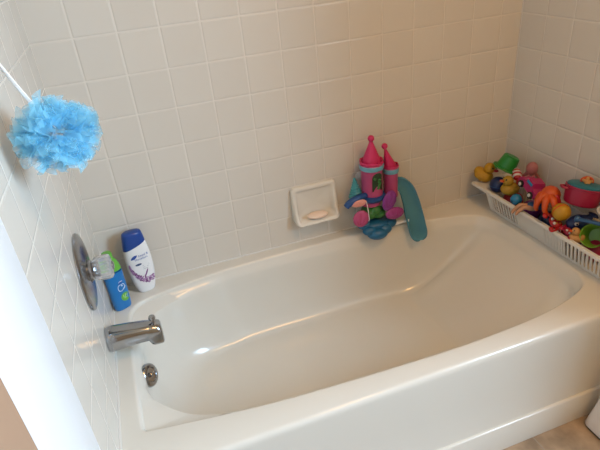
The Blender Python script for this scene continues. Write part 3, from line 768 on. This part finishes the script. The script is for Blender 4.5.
# whale
t = toy('whale', 'navy toy whale with white eye below the crimson pot', 'bath toy', (1.414, -.470, .528), (0, 0, R(175)))
b = BM(); ell(b, (0, 0, 0), (.046, .027, .024), f=lambda p, a, f: Vector((p.x, p.y * (1 - max(0, -p.x) * 11), p.z * (1 - max(0, -p.x) * 9) + max(0, -p.x - .02) * .5))); obj('body', b, m_navy, t)
b = BM(); shell(b, (-.046, 0, .014), .010, .006, 0, 0, 2, .018); obj('tail', b, m_navy, t)
for sg in (-1, 1):
    b = BM(); ell(b, (.028, sg * .0185, .009), .0062, nu=14, nv=8); e = obj('eye', b, m_wht, t)
    b = BM(); ell(b, (.030, sg * .0225, .010), .0030, nu=10, nv=6); obj('pupil', b, m_blk, e)
# crimson pot with lid
t = toy('toy_pot', 'crimson toy cooking pot with blue-green lid and starfish knob', 'toy pot', (1.436, -.438, .572), (R(-9), R(9), R(-30)))
t.scale = (.93, .93, .93)
b = BM(); lathe(b, [(.046, .0), (.051, .003), (.0535, .010), (.0575, .055), (.0605, .057), (.0605, .061), (.055, .062), (.050, .058)], n=44); obj('pot_body', b, m_crim, t)
for sg in (-1, 1):
    b = BM(); tube(b, spline([(sg * .056, -.016, .050), (sg * .070, -.012, .051), (sg * .073, 0, .051), (sg * .070, .012, .051), (sg * .056, .016, .050)], 4), .0042, 10); obj('handle', b, m_crim, t)
b = BM(); lathe(b, [(.052, .060), (.0555, .062), (.0555, .066), (.050, .069), (.030, .074), (.010, .076)], n=44); ld = obj('lid', b, m_lid, t, label='blue-green lid')
b = BM(); tube(b, spline([(-.016, 0, .072), (-.015, 0, .084), (0, 0, .091), (.015, 0, .084), (.016, 0, .072)], 5), .0050, 10); obj('lid_handle', b, m_ora, ld, label='orange arched handle')
b = BM()
for k in range(5):
    a = 2 * PI * k / 5 + .3; tube(b, [(-.004, -.012, .079), (-.004 + .010 * math.cos(a), -.014 + .004 * math.sin(a), .079 + .010 * math.sin(a)), (-.004 + .017 * math.cos(a), -.015 + .005 * math.sin(a), .080 + .016 * math.sin(a))], [.007, .0055, .0028], 10)
obj('starfish', b, m_gold, ld, 80, label='golden tan starfish')
# blue shovel
t = toy('toy_shovel', 'blue toy shovel lying across the toys below the crimson pot', 'toy shovel', (0, 0, 0))
b = BM(); tube(b, spline([(1.374, -.497, .562), (1.383, -.53, .568), (1.394, -.575, .574), (1.404, -.625, .577)], 5), [.0075] * 16, 14, .75); obj('handle', b, m_cob, t)
b = BM(); shell(b, (1.408, -.652, .577), .022, .028, R(70), R(80), 1, .006); obj('blade', b, m_cob, t)
b = BM(); lathe(b, [(.0075, 0), (.0105, .004), (.0105, .010), (.006, .014)], (1.375, -.501, .562), axis=(-.25, .9, -.05), n=20); obj('grip', b, m_cob, t)
# white boat
t = toy('toy_boat', 'white and pink toy boat behind the blue shovel, near end of basket', 'toy boat', (1.454, -.548, .550), (R(-8), R(-14), R(95)))
b = BM(); S = []
for z, k in ((0, .55), (.006, .8), (.022, 1.0), (.026, 1.0), (.026, .9), (.016, .85)):
    S.append([(.058 * k * math.cos(a) * (1 if math.cos(a) > 0 else .85), .032 * k * math.copysign(abs(math.sin(a)) ** .8, math.sin(a)), z) for a in [2 * PI * i / 32 for i in range(32)]])
loft(b, S); obj('hull', b, m_wht, t)
b = BM(); box(b, -.030, .012, -.018, .018, .014, .044, .004); obj('cabin', b, mp('shell pink plastic', (.70, .38, .38), .4), t, label='pink cabin')
# green cup
ax = Vector((-.78, -.28, .42)).normalized()
t = toy('frog_cup', 'lime green frog-faced cup tipped open toward the tub, near end of basket', 'cup', (1.400, -.543, .520))
t.scale = (.90, .90, .90)
b = BM(); lathe(b, [(.024, -.036), (.029, -.034), (.0345, .010), (.0385, .024), (.0395, .026), (.0385, .028), (.036, .026), (.032, .008), (.027, -.028), (.010, -.030)], axis=ax, n=40); obj('cup_body', b, m_lime, t)
u, v = frame_of(ax)
for k in (-1, 1):
    pos = Vector((.020, -.034, .016)) + Vector((0, -.002, .012)) * k
    b = BM(); ell(b, pos, .0085, nu=16, nv=10); e = obj('eye', b, m_wht, t)
    b = BM(); ell(b, pos + Vector((-.005, -.005, .002)), .0042, nu=12, nv=8); obj('pupil', b, m_blk, e)
duck('little golden-orange duck squeezed between the small crab and green cup', (1.366, -.511, .506), (0, R(-15), R(150)), .62, m_gold, m_ora)
# larger soft balls below, seen between the others and through the slots
for (x, y, z, r, m, l) in ((1.425, -.165, .462, .036, m_red, 'red ball low in the basket, far end, seen through the slots'), (1.428, -.255, .462, .037, m_purp, 'purple ball low in the basket below the magenta car'),
                           (1.425, -.345, .463, .038, m_navy, 'navy ball low in the basket under the orange octopus'), (1.424, -.445, .462, .037, m_mar, 'maroon ball low in basket behind the ribbed panel'),
                           (1.426, -.540, .462, .037, m_crim, 'crimson ball low in basket under the green cup'), (1.424, -.640, .463, .038, m_mar, 'dark maroon ball at the near end of the basket')):
    b = BM(); ell(b, (0, 0, 0), r, nu=28, nv=18); t = toy('ball', l, 'ball', (x, y, z)); obj('ball_body', b, m, t)
    b = BM(); lathe(b, [(r * 1.003, -.0015), (r * 1.012, 0), (r * 1.003, .0015)], n=32, cap0=False, cap1=False); obj('seam', b, m, t)

# ------------------------------------------------------------------ bin beside the tub
bn = thing('canister', 'white tapered plastic canister with dark base on the floor against the tub front', 'canister', (1.310, -0.792, 0))
def rq(hx, hy, r): return rrect(hx, hy, r, 6)
b = BM(); loft(b, [[(x, y, z) for x, y in rq(.046 * k, .042 * k, .020)] for z, k in ((.0, .93), (.005, .95), (.0065, .95))]); obj('canister_base', b, m_blk, bn, label='dark base')
b = BM(); loft(b, [[(x, y, z) for x, y in rq(.046 * k, .042 * k, .020 * k)] for z, k in ((.0068, .97), (.010, 1.0), (.040, .90), (.09, .72), (.14, .60), (.22, .55), (.30, .55), (.305, .52))]); obj('canister_body', b, m_white_pl, bn)

# ------------------------------------------------------------------ lights
def area(name, loc, aim, sx, sy, power, col):
    l = bpy.data.lights.new(name, 'AREA'); l.shape = 'RECTANGLE'; l.size = sx; l.size_y = sy; l.energy = power; l.color = col
    o = bpy.data.objects.new(name, l); COL.objects.link(o); o.location = loc
    o.rotation_euler = (Vector(aim) - Vector(loc)).to_track_quat('-Z', 'Y').to_euler(); return o
area('window_daylight', (XE + 0.12, (WY0 + WY1) / 2, (WZ0 + WZ1) / 2), (0.3, -0.9, 0.7), 1.2, 1.10, 170, (0.52, 0.765, 1.0))
area('ceiling_lamp', (1.05, -1.45, CEIL - 0.03), (1.05, -1.45, 0), 0.35, 0.35, 14.5, (1.0, 0.49, 0.12))
wd = bpy.data.worlds.new('World'); sc.world = wd; wd.use_nodes = True
wn = wd.node_tree; bg = wn.nodes['Background']
sky = wn.nodes.new('ShaderNodeTexSky'); sky.sky_type = 'NISHITA'; sky.sun_disc = False; sky.sun_elevation = R(35)
wn.links.new(sky.outputs[0], bg.inputs[0]); bg.inputs[1].default_value = 0.05

# ------------------------------------------------------------------ camera
cam = bpy.data.cameras.new('camera'); co = bpy.data.objects.new('camera', cam); COL.objects.link(co)
cam.sensor_width = 36; cam.lens = 510.35 / 600 * 36; cam.clip_start = 0.02
rt = Vector((0.9386, -0.3337, -0.0874)); dn = Vector((-0.2373, -0.4407, -0.8657)); fw = Vector((0.2504, 0.8333, -0.4928))
M = Matrix(((rt.x, -dn.x, -fw.x, 0.2087), (rt.y, -dn.y, -fw.y, -1.4971), (rt.z, -dn.z, -fw.z, 1.3707), (0, 0, 0, 1)))
co.matrix_world = M
sc.camera = co
sc.view_settings.view_transform = 'Standard'; sc.view_settings.look = 'None'; sc.view_settings.gamma = 1; sc.view_settings.use_curve_mapping = False
sc.view_settings.exposure = -0.08
sc.cycles.use_denoising = True
sc.cycles.max_bounces = 10
sc.cycles.transparent_max_bounces = 40
